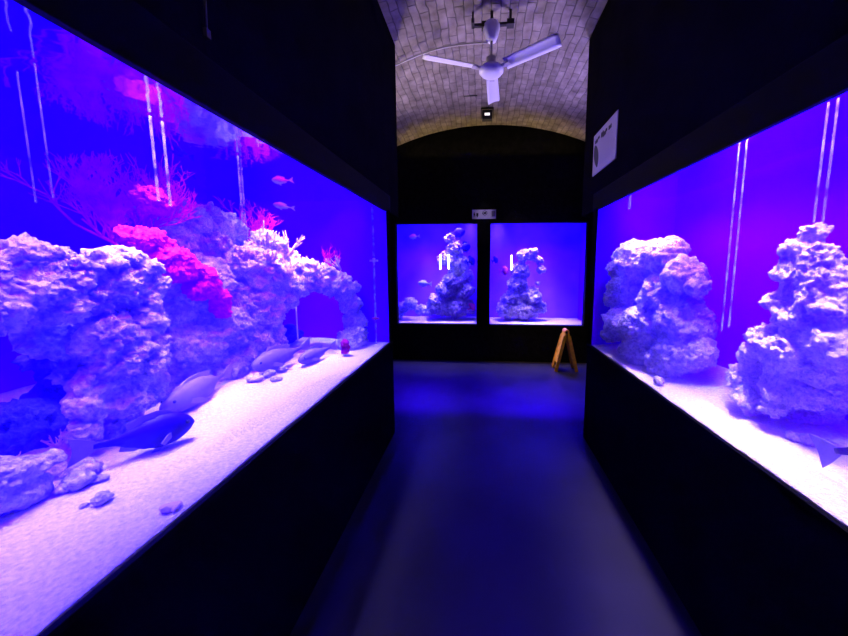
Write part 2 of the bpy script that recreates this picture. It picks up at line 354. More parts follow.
# ------------------------------------------------------------------ rocks
def lump_mesh(name, blobs, voxel, amp, freq, m, squash=1.0, pits=.5, seed=0, crust=0.0):
    bm = bmesh.new(); rnd = random.Random(seed)
    for x, y, z, r in blobs:
        mt = Matrix.Translation((x, y, z)) @ Matrix.Rotation(rnd.uniform(0, 6), 4, 'Z') @ Matrix.Diagonal((r*rnd.uniform(1.0, 1.3), r*rnd.uniform(1.0, 1.3), r*rnd.uniform(.9, 1.1)*squash, 1))
        bmesh.ops.create_icosphere(bm, subdivisions=3, radius=1.0, matrix=mt)
    me = bpy.data.meshes.new('t'); bm.to_mesh(me); bm.free()
    o = bpy.data.objects.new('t', me); C.objects.link(o)
    md = o.modifiers.new('r', 'REMESH'); md.mode = 'VOXEL'; md.voxel_size = voxel
    dg = bpy.context.evaluated_depsgraph_get(); dg.update()
    res = bpy.data.meshes.new_from_object(o.evaluated_get(dg), depsgraph=dg)
    bpy.data.objects.remove(o); bpy.data.meshes.remove(me)
    off = Vector((seed*3.7, seed*1.3, seed*2.1))
    nor = [v.normal.copy() for v in res.vertices]
    for v, n in zip(res.vertices, nor):
        p = v.co + off
        d = noise.fractal(p*freq, 1.0, 2.0, 4)*amp
        dist = noise.voronoi(p*freq*2.2)[0]
        d += pits*amp*(.75 - dist[0]*1.6)
        dist = noise.voronoi(p*freq*6.0)[0]
        d += pits*amp*.45*(.6 - dist[0]*1.4)
        k = max(0, min(1, .5 + 2.2*noise.noise(p*freq*.9 + Vector((9, 2, 5)))))
        d += crust*(.25 + .75*k)*(noise.fractal(p*freq*4.5, .7, 2.1, 4)*.55 + .6*(.6 - noise.voronoi(p*freq*7)[0][0]*1.5))
        v.co += n*d
    bm = bmesh.new(); bm.from_mesh(res)
    c = Vector((sum(b[0] for b in blobs)/len(blobs), sum(b[1] for b in blobs)/len(blobs), min(b[2]-b[3]*.8 for b in blobs)))
    for v in bm.verts: v.co -= c
    bm.to_mesh(res); bm.free(); res.name = name
    res.materials.clear(); res.materials.append(m)
    for p in res.polygons: p.use_smooth = True
    return res, c
def rock(name, key, voxel, amp, freq, m, label, cat='rock', group=None, pits=.6, squash=1.0, grow=1.0, crust=None, dz=0.0, base=None):
    bl = [(x, y, z, r*grow) for x, y, z, r in ROCK[key]]
    me, c = lump_mesh(name, bl, voxel*.55, amp, freq, m, squash, pits, len(key)+ord(key[0])+ord(key[-1]), amp*.95 if crust is None else crust)
    if base is not None: c.z = base - min(v.co.z for v in me.vertices)
    c.z += dz
    lo = (.535 if key[:2] == 'bk' else .812) - c.z
    for v in me.vertices: v.co.z = max(v.co.z, lo)
    o = put(name, me, None, c); return tag(o, label, cat, group)
ROCK = {}
ROCK["cap_left"] = [(-1.343, 0.83, 1.561, 0.073), (-1.335, 0.883, 1.574, 0.059), (-1.347, 0.845, 1.485, 0.08), (-1.336, 0.913, 1.505, 0.062), (-1.343, 0.798, 1.448, 0.071), (-1.335, 0.881, 1.429, 0.06), (-1.355, 0.761, 1.539, 0.09), (-1.347, 0.737, 1.434, 0.077)]
ROCK["cap_right"] = [(-1.314, 1.014, 1.56, 0.061), (-1.311, 1.082, 1.582, 0.057), (-1.312, 1.141, 1.541, 0.06), (-1.33, 1.054, 1.481, 0.09), (-1.304, 1.164, 1.474, 0.047), (-1.304, 0.96, 1.543, 0.042), (-1.32, 1.117, 1.427, 0.074), (-1.313, 0.986, 1.434, 0.06)]
ROCK["knob"] = [(-1.31, 1.156, 1.344, 0.058), (-1.316, 1.137, 1.267, 0.069), (-1.319, 1.073, 1.243, 0.073), (-1.325, 1.013, 1.295, 0.082), (-1.316, 1.105, 1.179, 0.068), (-1.318, 1.017, 1.221, 0.07)]
ROCK["base_lump"] = [(-1.337, 0.98, 1.131, 0.068), (-1.339, 1.055, 1.11, 0.073), (-1.332, 1.122, 1.092, 0.062), (-1.329, 0.957, 1.054, 0.054), (-1.335, 1.038, 1.047, 0.065), (-1.32, 0.913, 0.998, 0.036), (-1.322, 1.133, 1.03, 0.043), (-1.444, 1.086, 0.915, 0.084), (-1.326, 0.938, 1.081, 0.047)]
ROCK["finger"] = [(-1.252, 1.133, 1.233, 0.023), (-1.256, 1.126, 1.203, 0.031), (-1.258, 1.113, 1.17, 0.035)]
ROCK["mid_left"] = [(-1.453, 0.974, 1.277, 0.058), (-1.454, 1.015, 1.241, 0.06), (-1.448, 0.927, 1.333, 0.048), (-1.441, 0.901, 1.296, 0.035), (-1.44, 1.025, 1.156, 0.036), (-1.445, 0.975, 1.181, 0.045), (-1.453, 1.057, 1.313, 0.058)]
ROCK["cave_wall"] = [(-1.751, 1.149, 0.992, 0.089), (-1.758, 1.171, 0.848, 0.104), (-1.75, 1.171, 0.734, 0.093), (-1.746, 1.166, 1.116, 0.082), (-1.759, 1.222, 0.984, 0.107)]
ROCK["ledge"] = [(-1.244, 0.699, 1.005, 0.042), (-1.238, 0.739, 0.997, 0.033), (-1.233, 0.779, 1.001, 0.023), (-1.254, 0.663, 1.008, 0.059), (-1.314, 0.838, 0.906, 0.025), (-1.241, 0.718, 0.934, 0.038), (-1.243, 0.659, 0.957, 0.04)]
ROCK["crest"] = [(-1.665, 1.522, 1.789, 0.088), (-1.673, 1.704, 1.805, 0.109), (-1.675, 1.908, 1.809, 0.121), (-1.678, 1.613, 1.661, 0.114), (-1.686, 1.854, 1.658, 0.141), (-1.655, 1.444, 1.674, 0.066), (-1.66, 2.047, 1.774, 0.091)]
ROCK["wall"] = [(-1.581, 1.621, 1.446, 0.165), (-1.589, 1.769, 1.197, 0.193), (-1.585, 1.562, 1.126, 0.173), (-1.575, 1.898, 1.334, 0.169), (-1.563, 1.485, 0.971, 0.129), (-1.506, 1.697, 0.944, 0.124), (-1.611, 1.524, 1.322, 0.12)]
ROCK["shoulder"] = [(-1.488, 2.007, 1.522, 0.164), (-1.489, 1.982, 1.272, 0.164), (-1.465, 2.118, 1.672, 0.114), (-1.477, 1.897, 1.037, 0.136), (-1.466, 2.206, 1.448, 0.119), (-1.458, 2.277, 1.578, 0.101), (-1.465, 2.018, 1.083, 0.112)]
ROCK["arch"] = [(-1.354, 2.267, 1.408, 0.094), (-1.247, 2.359, 1.434, 0.083), (-1.163, 2.447, 1.398, 0.078), (-1.3, 2.32, 1.518, 0.088), (-1.202, 2.401, 1.502, 0.069), (-1.102, 2.507, 1.338, 0.08), (-1.407, 2.193, 1.304, 0.071), (-1.118, 2.496, 1.436, 0.064)]
ROCK["pillar"] = [(-1.082, 2.569, 1.232, 0.082), (-1.062, 2.591, 1.093, 0.083), (-1.054, 2.56, 0.979, 0.091), (-1.064, 2.475, 0.914, 0.088), (-1.015, 2.585, 0.879, 0.059), (-1.114, 2.499, 0.975, 0.049), (-1.073, 2.602, 1.364, 0.05)]
ROCK["rt_far"] = [(1.167, 2.451, 1.578, 0.155), (1.192, 2.18, 1.613, 0.125), (1.191, 1.959, 1.491, 0.113), (1.193, 1.834, 1.44, 0.059), (1.143, 2.56, 1.363, 0.15), (1.209, 2.144, 1.356, 0.172), (1.097, 2.527, 1.115, 0.135), (1.202, 1.969, 1.216, 0.143), (1.158, 2.211, 1.145, 0.18), (1.199, 1.915, 1.047, 0.135), (1.117, 2.265, 0.963, 0.122), (1.175, 2.031, 0.95, 0.133), (1.05, 2.601, 1.279, 0.078), (1.05, 2.583, 0.999, 0.078), (1.101, 2.628, 1.532, 0.078)]
ROCK["rt_near"] = [(1.223, 1.283, 1.673, 0.047), (1.227, 1.323, 1.61, 0.056), (1.231, 1.263, 1.578, 0.064), (1.229, 1.345, 1.514, 0.061), (1.241, 1.243, 1.47, 0.084), (1.229, 1.379, 1.412, 0.063), (1.25, 1.289, 1.345, 0.102), (1.232, 1.434, 1.242, 0.071), (1.236, 1.476, 1.141, 0.082), (1.261, 1.32, 1.188, 0.128), (1.247, 1.182, 1.275, 0.094), (1.238, 1.497, 1.032, 0.088), (1.25, 1.333, 1.059, 0.109), (1.251, 1.192, 1.115, 0.103), (1.212, 1.453, 0.946, 0.074), (1.195, 1.325, 0.976, 0.056), (1.234, 1.163, 1.401, 0.066)]
ROCK["bk_left"] = [(-0.544, 5.61, 1.859, 0.087), (-0.459, 5.647, 1.686, 0.139), (-0.584, 5.647, 1.511, 0.14), (-0.371, 5.66, 1.405, 0.157), (-0.462, 5.684, 1.117, 0.193), (-0.623, 5.66, 0.938, 0.159), (-0.317, 5.66, 0.94, 0.158), (-0.736, 5.684, 0.697, 0.195), (-0.408, 5.684, 0.664, 0.195), (-0.262, 5.623, 1.194, 0.105), (-0.225, 5.635, 0.655, 0.124)]
ROCK["bk_low"] = [(-1.41, 5.572, 0.724, 0.106), (-1.244, 5.572, 0.798, 0.106), (-1.062, 5.56, 0.693, 0.088), (-0.899, 5.548, 0.643, 0.071), (-1.485, 5.571, 0.614, 0.107)]
ROCK["bk_right"] = [(0.892, 5.609, 1.7, 0.085), (0.761, 5.633, 1.632, 0.12), (0.995, 5.597, 1.58, 0.068), (1.034, 5.597, 1.409, 0.068), (0.699, 5.646, 1.39, 0.138), (0.654, 5.658, 1.125, 0.156), (0.571, 5.658, 0.912, 0.156), (0.865, 5.645, 0.951, 0.138), (0.469, 5.659, 0.696, 0.157), (0.772, 5.681, 0.695, 0.192), (1.04, 5.621, 0.743, 0.104), (0.987, 5.585, 1.185, 0.052)]

ROCK['rt_near'] = [(x, y, z, r*(.80 if z < 1.2 else .92)) for x, y, z, r in ROCK['rt_near']]
ROCK['rt_near'] = [q for q in ROCK['rt_near'] if not (q[1] < 1.2 and q[2] < 1.2)] + [(1.42, 1.44, .95, .10), (1.42, 1.37, 1.05, .10), (1.38, 1.27, 1.20, .09)]
ROCK['rt_far'] = [(x, y, z, r*.92) for x, y, z, r in ROCK['rt_far']]
ROCK['cave_wall'] = [(-1.751, 1.149, .992, .089), (-1.758, 1.171, .88, .104), (-1.70, 1.16, 1.116, .082), (-1.759, 1.222, .984, .107), (-1.69, 1.1, 1.2, .07), (-1.72, 1.1, .90, .10), (-1.62, .98, .89, .09), (-1.66, .90, .88, .09), (-1.72, 1.02, .95, .10), (-1.66, .80, .87, .08)]
RG = 'rocks of the left reef'
rock('reef_rock', 'cap_left', .010, .030, 9, LIVE, 'wide knobbly reef rock overhanging the blue hollow at the left edge', group=RG)
rock('reef_rock', 'cap_right', .010, .030, 9, LIVE, 'reef rock with bright frosted flat top, left of the pink streak', group=RG)
rock('reef_rock', 'knob', .010, .028, 10, LIVE, 'rounded bulging reef rock just under the frosted flat-topped rock', group=RG)
rock('reef_rock', 'base_lump', .009, .024, 11, LIVE3, 'pale crusty reef rock directly above the dark indigo fish', group=RG)
rock('reef_rock', 'finger', .007, .012, 16, LIVE3, 'small upright finger-shaped rock on the right rim of the near reef', group=RG)
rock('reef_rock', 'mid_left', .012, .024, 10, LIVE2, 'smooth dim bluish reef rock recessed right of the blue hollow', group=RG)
rock('reef_rock', 'cave_wall', .014, .03, 8, SHADEROCK, 'reef rock coloured dark for the shaded hollow behind the pale crusty rock', group=RG)
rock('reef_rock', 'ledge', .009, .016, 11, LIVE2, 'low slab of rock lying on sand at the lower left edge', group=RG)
rock('reef_rock', 'crest', .014, .032, 9, LIVE3, 'glittering pale crest rock topping the reef under the reflection streaks', group=RG, crust=.034)
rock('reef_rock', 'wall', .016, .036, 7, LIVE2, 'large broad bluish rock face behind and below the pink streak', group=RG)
rock('reef_rock', 'shoulder', .015, .036, 8, LIVE3, 'large pale crusted reef rock left of the dark cave mouth', group=RG, crust=.036)
rock('reef_rock', 'arch', .012, .024, 10, LIVE3, 'bridging rock that forms the roof of the dark cave', group=RG, crust=.028)
rock('reef_rock', 'pillar', .012, .024, 11, LIVE3, 'slim pillar of pale rock right of the dark cave', group=RG, crust=.028)
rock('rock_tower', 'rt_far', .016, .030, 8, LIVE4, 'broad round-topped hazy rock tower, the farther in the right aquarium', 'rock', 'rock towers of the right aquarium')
rock('rock_tower', 'rt_near', .012, .030, 9, LIVE3, 'tapering craggy rock tower, the nearer in the right aquarium', 'rock', 'rock towers of the right aquarium')
rock('rock_tower', 'bk_left', .022, .06, 6, LIVE, 'ragged rock tower in the left far-wall aquarium', 'rock', 'rock towers of the far aquariums', base=.57, crust=.07)
rock('rock_tower', 'bk_right', .022, .06, 6, LIVE, 'hook-topped rock tower in the right far-wall aquarium', 'rock', 'rock towers of the far aquariums', base=.57, crust=.07)
rock('reef_rock', 'bk_low', .020, .03, 9, LIVE2, 'low pale rock mound in the lower left corner of the left far-wall aquarium', base=.565)
def pebble(name, x, y, z, r, label, group, m=LIVE3, squash=.65, seed=1):
    me, c = lump_mesh(name, [(0, 0, 0, r), (r*.7, r*.3, -.1*r, r*.7)], max(r*.16, .0025), r*.34, .42/r, m, squash, .7, seed, r*.22)
    c2 = min(v.co.z for v in me.vertices)
    o = put(name, me, None, (x, y, z - c2 - .12*r)); return tag(o, label, 'rock', group)
PG = 'small stones on the left sand'
pebble('stone', -1.055, .752, zl(-1.055, .752), .020, 'small grey stone lying alone on open sand below the indigo fish', PG, LIVE2, .8, 2)
pebble('stone', -1.09, .735, zl(-1.09, .735), .008, 'tiny stone just left of the small grey stone on the sand', PG, LIVE2, .7, 3)
pebble('stone', -.842, .745, zl(-.842, .745), .017, 'rounded pinkish stone against the glass at the sand edge', PG, LILAC, .75, 4)
for i, (x, y, r, lb) in enumerate(((-1.19, .80, .030, 'blocky pale stone on the sand just below the indigo fish tail'), (-1.24, .85, .036, 'larger stone tucked between indigo fish tail and low slab'), (-1.16, .83, .016, 'little stone right of the blocky stone under the fish tail'),
        (-1.20, .775, .018, 'flat stone at the right end of the low slab'), (-1.24, 1.74, .030, 'rubble stone at reef foot below the rosy grey fish'), (-1.27, 1.66, .034, 'rubble stone at reef foot left of the rosy grey fish'), (-1.22, 1.83, .026, 'rubble stone at reef foot nearest the cave'), (-1.17, 1.70, .022, 'outermost rubble stone on bright sand below the rosy grey fish'))):
    pebble('stone', x, y, zl(x, y), r, lb, PG, LIVE3 if i % 2 else LIVE2, .75, 5+i)
QG = 'small stones on the right sand'
for i, (x, y, r, lb) in enumerate(((1.205, 1.245, .022, 'stone at the foot of the near right rock tower, closest to it'), (1.235, 1.215, .028, 'largest round stone right of the near right rock tower foot'), (1.27, 1.19, .020, 'end stone of the short row right of the near tower'), (1.255, 1.225, .014, 'small stone behind the largest round stone by the near tower'),
        (1.03, 1.84, .028, 'small stone on the sand in front of the far right tower'))):
    pebble('stone', x, y, zr(x, y), r, lb, QG, LIVE3, .75, 20+i)

pebble('stone', -1.56, 2.48, zl(-1.56, 2.48), .10, 'stone added and coloured dark for the shade deep inside the cave', PG, SHADEROCK, .8, 40)  # stone added to darken the cave floor
# ------------------------------------------------------------------ corals and pink light patches
bpy.context.view_layer.update()
def fuzz(name, blobs, m, label, voxel=.007, amp=.012, seed=3):  # patches of pink light shaped as magenta clumps
    me, c = lump_mesh(name, [(x, y, z, r*1.22) for x, y, z, r in blobs], voxel*.7, amp, 26, m, 1.0, 1.0, seed, .012)
    return tag(put(name, me, None, c), label, 'coral', 'pink light patches on the left reef')
fuzz('pink_light_clump', [(-1.52, 1.40, 1.86, .045), (-1.51, 1.43, 1.835, .04), (-1.52, 1.385, 1.825, .035)], MAGENTA, 'round hot pink light patch at the top of the reef under the reflection streaks', seed=1)
fuzz('pink_light_clump', [(-1.43, 1.24, 1.655, .04), (-1.43, 1.29, 1.66, .045), (-1.43, 1.33, 1.64, .04), (-1.43, 1.21, 1.675, .028)], MAGENTA, 'hot pink light patch just right of the frosted flat-topped rock, top of the streak', seed=2)
fuzz('pink_light_clump', [(-1.41, 1.34, 1.585, .05), (-1.41, 1.40, 1.565, .055), (-1.41, 1.44, 1.53, .05), (-1.41, 1.36, 1.53, .05)], MAGENTA, 'largest hot pink light patch in the middle of the pink streak', seed=3)
fuzz('pink_light_clump', [(-1.40, 1.50, 1.50, .05), (-1.40, 1.49, 1.44, .05), (-1.40, 1.54, 1.45, .045)], MAGENTA, 'hot pink light patch low on the pink streak over the broad rock face', seed=4)
fuzz('pink_light_clump', [(-1.40, 1.585, 1.385, .04), (-1.40, 1.60, 1.33, .035), (-1.40, 1.63, 1.29, .025)], MAGENTA, 'smallest hot pink light patch at the bottom tip of the pink streak', seed=5)
me, c = lump_mesh('sponge', [(-1.0, 2.24, .985, .028), (-1.0, 2.25, .95, .03), (-1.0, 2.235, .925, .026)], .006, .008, 24, RED, 1, .6, 6)
tag(put('sponge', me, None, c), 'dark crimson sponge at the foot of the slim pillar', 'sponge')
def perch(y, z):            # where a level line from the front pane first meets the reef
    dg = bpy.context.evaluated_depsgraph_get(); o = Vector((-.83, y, z)); d = Vector((-1, 0, 0))
    for _ in range(12):
        ok, loc, n, i, ob, mw = S.ray_cast(dg, o, d)
        if not ok: return (-9, y, z)
        if ob.name.startswith('reef_rock'): return (loc.x - .006, loc.y, loc.z)
        o = loc + d*.002
    return (-9, y, z)
def branch_coral(name, base, h, r0, m, label, levels=3, spread=.6, n0=6, seed=1, cat='coral', flat=None, group=None, kids=(2, 3), decay=.65):
    rnd = random.Random(seed); bm = bmesh.new()
    def grow(p, d, L, r, lv):
        k = 4; pts = [p]; q = p.copy(); dd = d.copy()
        for _ in range(k):
            j = Vector((rnd.uniform(-1, 1), rnd.uniform(-1, 1), rnd.uniform(-.6, 1)))*.18
            if flat is not None: j -= flat*j.dot(flat)
            dd = (dd + j).normalized(); q = q + dd*L/k; pts.append(q.copy())
        tube(bm, pts, r, 6, 0, r*.6)
        if lv > 0:
            for _ in range(rnd.choice(kids)):
                t = rnd.randint(1, k); e = Vector((rnd.uniform(-1, 1), rnd.uniform(-1, 1), rnd.uniform(-.3, 1)))
                if flat is not None: e -= flat*e.dot(flat)
                grow(pts[t], (dd + e*spread*1.4).normalized(), L*rnd.uniform(.6, .8), r*decay, lv-1)
    for i in range(n0):
        e = Vector((rnd.uniform(-1, 1), rnd.uniform(-1, 1), rnd.uniform(.3, 1)))
        if flat is not None: e -= flat*e.dot(flat)
        grow(Vector((0, 0, 0)), e.normalized(), h*.5, r0, levels)
    return tag(obj(name, bm, m, None, base, True), label, cat, group)
branch_coral('branching_coral', perch(2.06, 1.47), .13, .007, PALECORAL, 'bright cream branching coral above the dark cave', 3, .8, 7, 11)
branch_coral('branching_coral', (-1.36, 2.14, 1.60), .26, .008, LILAC, 'tall lilac staghorn coral behind the bright cream coral', 2, .6, 5, 12)
branch_coral('branching_coral', (-1.38, 1.98, 1.66), .14, .008, LIVE3, 'short whitish branching coral left of the tall lilac staghorn', 2, .7, 6, 15)
branch_coral('branching_coral', (-1.10, 2.44, 1.52), .13, .007, LILAC, 'low lilac branching coral on the cave roof right of the bright cream coral', 2, .7, 5, 13)
branch_coral('branching_coral', (-1.36, .80, .93), .11, .004, LILAC, 'small whitish twig coral in the blue hollow at the left edge', 2, .7, 4, 31, kids=(1, 2))
branch_coral('branching_coral', (-1.40, .90, .95), .10, .004, LILAC, 'small whitish twig coral at the right rim of the blue hollow', 2, .7, 3, 32, kids=(1, 2))
TG = 'tiny coral tufts on the left reef'
for i, (y, z) in enumerate(((1.62, 1.62), (1.74, 1.55), (1.70, 1.38), (1.82, 1.46), (1.78, 1.28), (1.92, 1.58), (1.95, 1.38), (1.90, 1.20), (1.84, 1.08), (2.05, 1.30), (2.16, 1.52), (2.22, 1.42), (2.30, 1.46), (2.38, 1.36), (2.45, 1.25), (2.48, 1.12), (2.44, 1.00), (2.12, 1.60), (1.58, 1.48), (1.98, 1.68))):
    p = perch(y, z)
    if p[0] < -1.8: continue
    branch_coral('coral_tuft', p, .062 + .018*(i % 3), .008, (PALECORAL, LIVE3, LILAC)[i % 3], 'tiny pale coral tuft encrusting the reef face around the dark cave', 1, .8, 7, 40+i, 'coral', None, TG)
FL = Vector((.75, -.66, 0)).normalized()
FX_ = 0
branch_coral('sea_fan', (-1.62, 1.36, 1.62), .36, .007, PURPLE, 'wide dark magenta sea fan rising behind the frosted flat-topped rock', 5, .75, 8, 21, 'coral', FL, 'sea fans', (2, 3, 3), .76)
branch_coral('sea_fan', (-1.58, 1.43, 1.70), .28, .007, PURPLE, 'narrow dark magenta sea fan beside the reflection streaks', 5, .55, 4, 22, 'coral', FL, 'sea fans', (2, 3, 3), .76)
branch_coral('sea_fan', (-1.58, 2.06, 1.70), .24, .007, PURPLE, 'dark magenta sea fan on the reef top left of the tall lilac staghorn', 4, .7, 5, 23, 'coral', FL, 'sea fans', (2, 3, 3), .76)
branch_coral('sea_fan', (-1.17, 2.42, 1.55), .14, .006, PURPLE, 'smallest magenta sea fan, on the cave roof', 3, .7, 5, 24, 'coral', FL, 'sea fans', (2, 3))

# ------------------------------------------------------------------ fish
def fish(label, tail, nose, height, width, skin, fin, prof='long', fork=.5, eye=True, group=None, cat='fish', lift=0, roll=0, tailh=1.0):
    tail, nose = Vector(tail), Vector(nose); L = (nose-tail).length; d = (nose-tail).normalized()
    P = {'long': [(0, .16), (.08, .17), (.18, .24), (.32, .52), (.48, .84), (.62, 1.0), (.76, .94), (.87, .72), (.95, .42), (1, .10)],
         'deep': [(0, .14), (.08, .16), (.16, .26), (.30, .70), (.46, .97), (.6, 1.0), (.74, .90), (.87, .62), (.95, .36), (1, .08)]}[prof]
    bm = bmesh.new(); n = 16; tl = .17
    def prf(t):
        for (a, u), (b, v) in zip(P, P[1:]):
            if a <= t <= b:
                q = (t-a)/(b-a); q = q*q*(3-2*q); return u+(v-u)*q
        return P[-1][1]
    rings = []; K = 22
    for i in range(K+1):
        t = i/K; h = prf(t)*height/2; w = min(prf(t)**.8, 1)*width/2*(0.35+.65*min(1, t*2.2)); x = L*(tl + (1-tl)*t)
        zc = -.10*height*(1-t)**0 * math.sin(PI*t)*.4
        rings.append([bm.verts.new((x, w*math.cos(2*PI*k/n), zc + h*math.sin(2*PI*k/n))) for k in range(n)])
    for a, b in zip(rings, rings[1:]):
        for k in range(n): bm.faces.new((a[k], a[(k+1) % n], b[(k+1) % n], b[k])).smooth = True
    bm.faces.new(rings[0][::-1]); bm.faces.new(rings[-1])
    th = max(.003, width*.05)
    def fin_poly(pts, y=0, m=None, tt=th):
        s = len(bm.verts); A = [bm.verts.new((x, y-tt/2, z)) for x, z in pts]; B = [bm.verts.new((x, y+tt/2, z)) for x, z in pts]
        fs = [bm.faces.new(A[::-1]), bm.faces.new(B)] + [bm.faces.new((A[k], A[(k+1) % len(pts)], B[(k+1) % len(pts)], B[k])) for k in range(len(pts))]
        for f in fs: f.material_index = 1
        if m is not None: bmesh.ops.transform(bm, matrix=m, verts=A+B)
    h2 = height/2; th_ = tailh*h2
    fin_poly([(L*.20, h2*.20), (L*.10, th_*.55), (0, th_*.82), (L*.02*0 + L*.075*fork, th_*.25), (L*.09*fork, 0), (L*.075*fork, -th_*.25), (0, -th_*.82), (L*.10, -th_*.55), (L*.20, -h2*.20)])
    def top(t): return prf(t)*h2 - .04*height*math.sin(PI*t) - .03*height
    dors = [(L*(tl+(1-tl)*t), top(t)) for t in (.30, .42, .55, .68, .76)]
    fin_poly(dors + [(L*(tl+(1-tl)*.70), top(.72)+h2*.28), (L*(tl+(1-tl)*.58), top(.6)+h2*.32), (L*(tl+(1-tl)*.42), top(.45)+h2*.36), (L*(tl+(1-tl)*.27), top(.30)+h2*.40)])
    fin_poly([(L*(tl+(1-tl)*t), -top(t)-.06*height) for t in (.24, .34, .44)] + [(L*(tl+(1-tl)*.36), -top(.36)-h2*.40), (L*(tl+(1-tl)*.22), -top(.24)-h2*.42)])
    fin_poly([(L*(tl+(1-tl)*.60), -h2*.9), (L*(tl+(1-tl)*.68), -h2*.9), (L*(tl+(1-tl)*.60), -h2*1.35), (L*(tl+(1-tl)*.52), -h2*1.3)])
    for s in (-1, 1):
        fin_poly([(0, .06*height), (0, -.10*height), (-L*.10, -.24*height), (-L*.14, -.14*height), (-L*.06, .02*height)], 0, Matrix.Translation((L*(tl+(1-tl)*.72), s*width*.40, -.12*height)) @ Matrix.Rotation(-s*.6, 4, 'Z'))
    # orientation: x along the fish, keep its back up
    z = Vector((0, 0, 1)); y = z.cross(d).normalized(); zz = d.cross(y)
    M = Matrix((d, y, zz)).transposed().to_4x4(); M.translation = tail
    if roll: M = M @ Matrix.Rotation(roll, 4, 'X')
    me = bpy.data.meshes.new('fish'); bmesh.ops.recalc_face_normals(bm, faces=bm.faces[:]); bm.to_mesh(me); bm.free(); me.materials.append(skin); me.materials.append(fin)
    o = put('fish', me); o.matrix_world = M; tag(o, label, cat, group)
    if eye:
        for s in (-1, 1):
            b2 = bmesh.new(); r = height*.055
            bmesh.ops.create_uvsphere(b2, u_segments=12, v_segments=8, radius=r, matrix=Matrix.Translation((L*(tl+(1-tl)*.90), s*width*.5*min(prf(.9)**.8, 1)*.92, height*.10)))
            obj('eye', b2, EYE, o, None, True)
    return o
LF = 'fish of the left reef'
fish('large dark indigo fish hovering just over the sand in the foreground', (-1.245, .815, .985), (-1.10, 1.09, .955), .122, .066, F_DARK, F_DARKFIN, 'long', .35, group=LF, tailh=.9)
fish('large dull violet-grey fish resting on the sand right of the indigo fish', (-1.40, 1.66, .965), (-1.28, 1.13, .975), .125, .08, F_GREY, F_GREYFIN, 'deep', .3, group=LF)
fish('rosy grey fish lying before the dark cave', (-1.20, 2.13, 1.00), (-1.30, 1.67, .975), .13, .08, F_GREY, F_GREYFIN, 'long', .4, group=LF)
fish('bluish fish on the sand right of the rosy grey fish', (-1.09, 2.29, .955), (-1.16, 1.90, .945), .10, .06, F_DARKFIN, F_GREYFIN, 'long', .4, group=LF)
fish('upper of the two small white fish in open blue water', (-1.06, 1.79, 2.03), (-1.12, 1.685, 2.005), .040, .022, F_PALE, F_PALE, 'long', .7, group=LF, eye=False)
fish('lower of the two small white fish in open blue water', (-1.06, 1.79, 1.875), (-1.12, 1.685, 1.88), .034, .020, F_PALE, F_PALE, 'long', .7, group=LF, eye=False)
fish('small dark blue fish high above the reef right of the reflection streaks', (-1.60, 1.74, 2.05), (-1.60, 1.58, 2.03), .05, .025, F_DARK, F_DARK, 'long', .5, group=LF, eye=False)
fish('dark violet fish cut off by the right edge, tail over the sand', (1.105, 1.07, .945), (1.12, .76, 1.13), .125, .07, F_DARK, F_DARKFIN, 'long', .25, tailh=1.0)
BF = 'fish of the far aquariums'
for lb, a, b, h, m in (('pale fish near the top left of the left far-wall aquarium', (-1.031, 5.4, 2.049), (-1.22, 5.4, 2.034), .075, F_PALE), ('pale fish at mid height left of the ragged rock tower', (-.834, 5.4, 1.24), (-1.077, 5.4, 1.256), .11, F_PALE),
        ('diamond-shaped dark fish upper right of the ragged rock tower', (-.40, 5.5, 1.85), (-.18, 5.5, 1.88), .16, F_DARK), ('dark fish on its right side, level with the glowing reflections in the left far-wall aquarium', (-.25, 5.5, 1.60), (-.11, 5.5, 1.66), .16, F_DARK),
        ('large dark fish at the top of the left far-wall aquarium above the rock tower', (-.57, 5.6, 2.10), (-.28, 5.6, 2.14), .17, F_DARK), ('small dark fish at the left side of the right far-wall aquarium', (.18, 5.5, 1.62), (.29, 5.5, 1.67), .11, F_DARK),
        ('red fish left of the hook-topped rock tower', (.30, 5.4, 1.45), (.46, 5.4, 1.48), .15, F_RED), ('red fish near the bottom right of the left far-wall aquarium', (-.22, 5.5, .78), (-.10, 5.5, .88), .13, F_RED)):
    fish(lb, a, b, h, h*.4, m, m, 'deep', .4, eye=False, group=BF)

